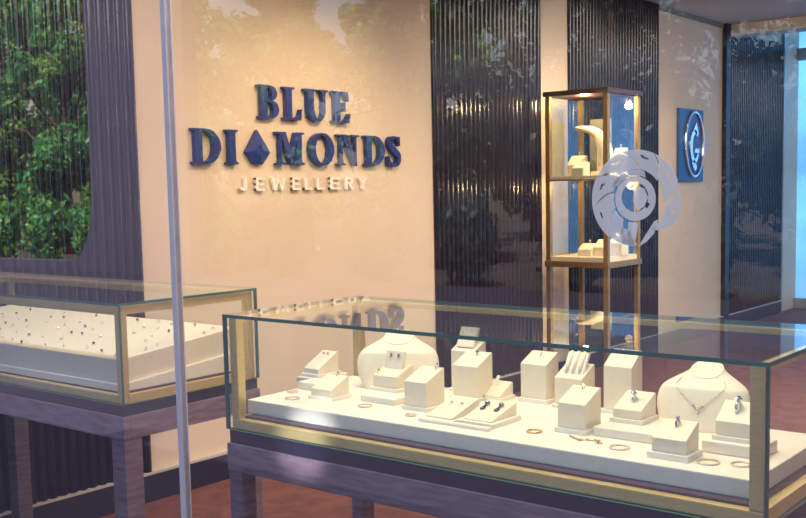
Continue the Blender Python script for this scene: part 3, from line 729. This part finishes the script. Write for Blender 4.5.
# inner sweep and ring
for a in (60, 105): blade(a, a+43, .475, .585, 10, .012)
for poly in band_(arcpts(0, 0, .45, .45, -20, 320, 44), arcpts(-.01, .03, .30, .30, -20, 320, 44)): ext(bm, poly, st, d0, d1)
for poly in band_(arcpts(0, 0, .45, .45, 320, 340, 4), arcpts(-.01, .03, .36, .36, 320, 340, 4)): ext(bm, poly, st, d0, d1)
ext(bm, [(-.15, -.47), (.06, -.50), (.04, -.66), (0, -.84), (-.02, -.97), (-.12, -.96), (-.20, -.84), (-.16, -.62)], st, d0, d1)
ext(bm, [(.42, -.46), (.50, -.42), (.42, -.70), (.24, -.88), (.08, -.97), (.20, -.78)], st, d0, d1)
ext(bm, [(.03, .27), (.20, .20), (.28, .02), (.20, -.16), (.05, -.24), (-.04, -.05), (-.02, .12)], st, d0, d1)
ext(bm, [(-.17, .24), (-.05, .31), (.03, .30), (-.04, .17), (-.12, .21)], st, d0, d1)
obj('vinyl', bm, STICK, t)

# ------------------------------------------------------------------ light
def lamp(name, kind, loc, energy, color, target=None, **k):
    l = bpy.data.lights.new(name, kind); l.energy = energy; l.color = color
    for a, b in k.items(): setattr(l, a, b)
    o = bpy.data.objects.new(name, l); link(o); o.location = loc
    if target is not None: o.rotation_euler = (Vector(target)-Vector(loc)).to_track_quat('-Z', 'Y').to_euler()
    return o
WARM = (1, .74, .46)
lamp('case_downlight', 'AREA', (2.1, 1.25, 3.05), 47, (1, .68, .34), (2.0, 1.25, .98), shape='RECTANGLE', size=1.3, size_y=.3)
lamp('window_fill', 'AREA', (1.50, 1.3, 2.75), 26, (.80, .88, 1), (1.95, 1.3, .95), shape='RECTANGLE', size=2.6, size_y=.25)  # added cool fill lamp inside the window, brightens the stand fronts
lamp('window_fill', 'AREA', (1.50, 3.2, 2.75), 18, (.80, .88, 1), (1.95, 3.2, .95), shape='RECTANGLE', size=1.2, size_y=.25)  # second added cool fill, for the front of the sloping tray
lamp('small_case_downlight', 'AREA', (2.1, 3.1, 3.05), 22, (1, .66, .34), (2.05, 3.2, 1.0), shape='RECTANGLE', size=.4, size_y=.4)
lamp('sign_wash', 'SPOT', (4.2, 2.7, 3.0), 110, (1, .68, .40), (4.35, W, 1.2), spot_size=math.radians(75), spot_blend=.9, shadow_soft_size=.12)
lamp('sign_wash', 'SPOT', (3.3, 2.6, 3.0), 45, (1, .74, .48), (3.5, W, 1.5), spot_size=math.radians(80), spot_blend=.9, shadow_soft_size=.12)
lamp('board_wash', 'SPOT', (6.1, 3.1, 3.0), 45, (1, .60, .34), (6.3, W, 1.9), spot_size=math.radians(60), spot_blend=.8, shadow_soft_size=.08)
lamp('tower_wash', 'SPOT', (7.2, 3.0, 3.0), 40, (1, .64, .34), (6.9, W, 1.7), spot_size=math.radians(60), spot_blend=.9, shadow_soft_size=.08)
lamp('tower_shelf_light', 'POINT', (6.72, 3.78, 2.12), 14, (1, .66, .30), shadow_soft_size=.03)
lamp('tower_shelf_light', 'POINT', (6.72, 3.76, 1.50), 9, (1, .62, .27), shadow_soft_size=.03)
lamp('room_light', 'AREA', (7.0, .6, 3.05), 400, (1, .86, .70), (7.5, .6, 0), shape='RECTANGLE', size=5, size_y=2.5)
lamp('end_window_fill', 'AREA', (13.3, 1.5, 2.2), 170, (.30, .58, 1), (12, 1.5, 2.0), shape='RECTANGLE', size=6, size_y=3.4)  # added blue lamp beyond the end glazing, boosts the light through it
lamp('glint_spot', 'SPOT', (-1.2, .9, 1.0), 650, (.95, .95, 1), (1.70, 1.70, .915), spot_size=math.radians(3.9), spot_blend=1., shadow_soft_size=.02)  # added spot outside, throws a bright patch on plinth and apron
lamp('plaque_glow', 'SPOT', (8.7, 3.3, 2.9), 22, (1, .62, .34), (8.9, W, 1.2), spot_size=math.radians(60), spot_blend=1., shadow_soft_size=.1)
sun = lamp('sun', 'SUN', (0, 0, 20), 11.0, (1, .95, .88), angle=math.radians(.6))
el, az = math.radians(56), math.radians(-25)
sun.rotation_euler = Vector((-math.cos(el)*math.cos(az), -math.cos(el)*math.sin(az), -math.sin(el))).to_track_quat('-Z', 'Y').to_euler()
w = bpy.data.worlds.new('sky'); sc.world = w; w.use_nodes = True
nt = w.node_tree; bg = nt.nodes['Background']; sk = nt.nodes.new('ShaderNodeTexSky'); sk.sky_type = 'NISHITA'; sk.sun_disc = False
sk.sun_elevation = el; sk.sun_rotation = 0; sk.air_density = 1.2; sk.dust_density = 1.5
nt.links.new(sk.outputs[0], bg.inputs['Color']); bg.inputs['Strength'].default_value = .22

# ------------------------------------------------------------------ camera
cd = bpy.data.cameras.new('camera'); cam = bpy.data.objects.new('camera', cd); link(cam); sc.camera = cam
f, yaw, pitch, roll, sx, sy = 1037.55, *[math.radians(a) for a in (38.1116, 5.3969, -1.0737)], 23.09, 28.40
F = Vector((math.cos(yaw)*math.cos(pitch), math.sin(yaw)*math.cos(pitch), -math.sin(pitch)))
R = Vector((math.sin(yaw), -math.cos(yaw), 0)); U = R.cross(F)
R, U = R*math.cos(roll)+U*math.sin(roll), -R*math.sin(roll)+U*math.cos(roll)
m = Matrix((R, U, -F)).transposed().to_4x4(); m.translation = (0, 0, 1.5); cam.matrix_world = m
cd.sensor_fit = 'HORIZONTAL'; cd.sensor_width = 36; cd.lens = f/806*36
cd.shift_x = -sx/806; cd.shift_y = sy/806
cd.clip_start = .05; cd.clip_end = 300
sc.view_settings.view_transform = 'Standard'; sc.view_settings.look = 'None'; sc.view_settings.exposure = .22
cy_ = sc.cycles
cy_.max_bounces = 24; cy_.transparent_max_bounces = 40; cy_.glossy_bounces = 8; cy_.diffuse_bounces = 4; cy_.transmission_bounces = 8
cy_.caustics_reflective = False; cy_.caustics_refractive = False; cy_.sample_clamp_indirect = 6; cy_.use_denoising = True
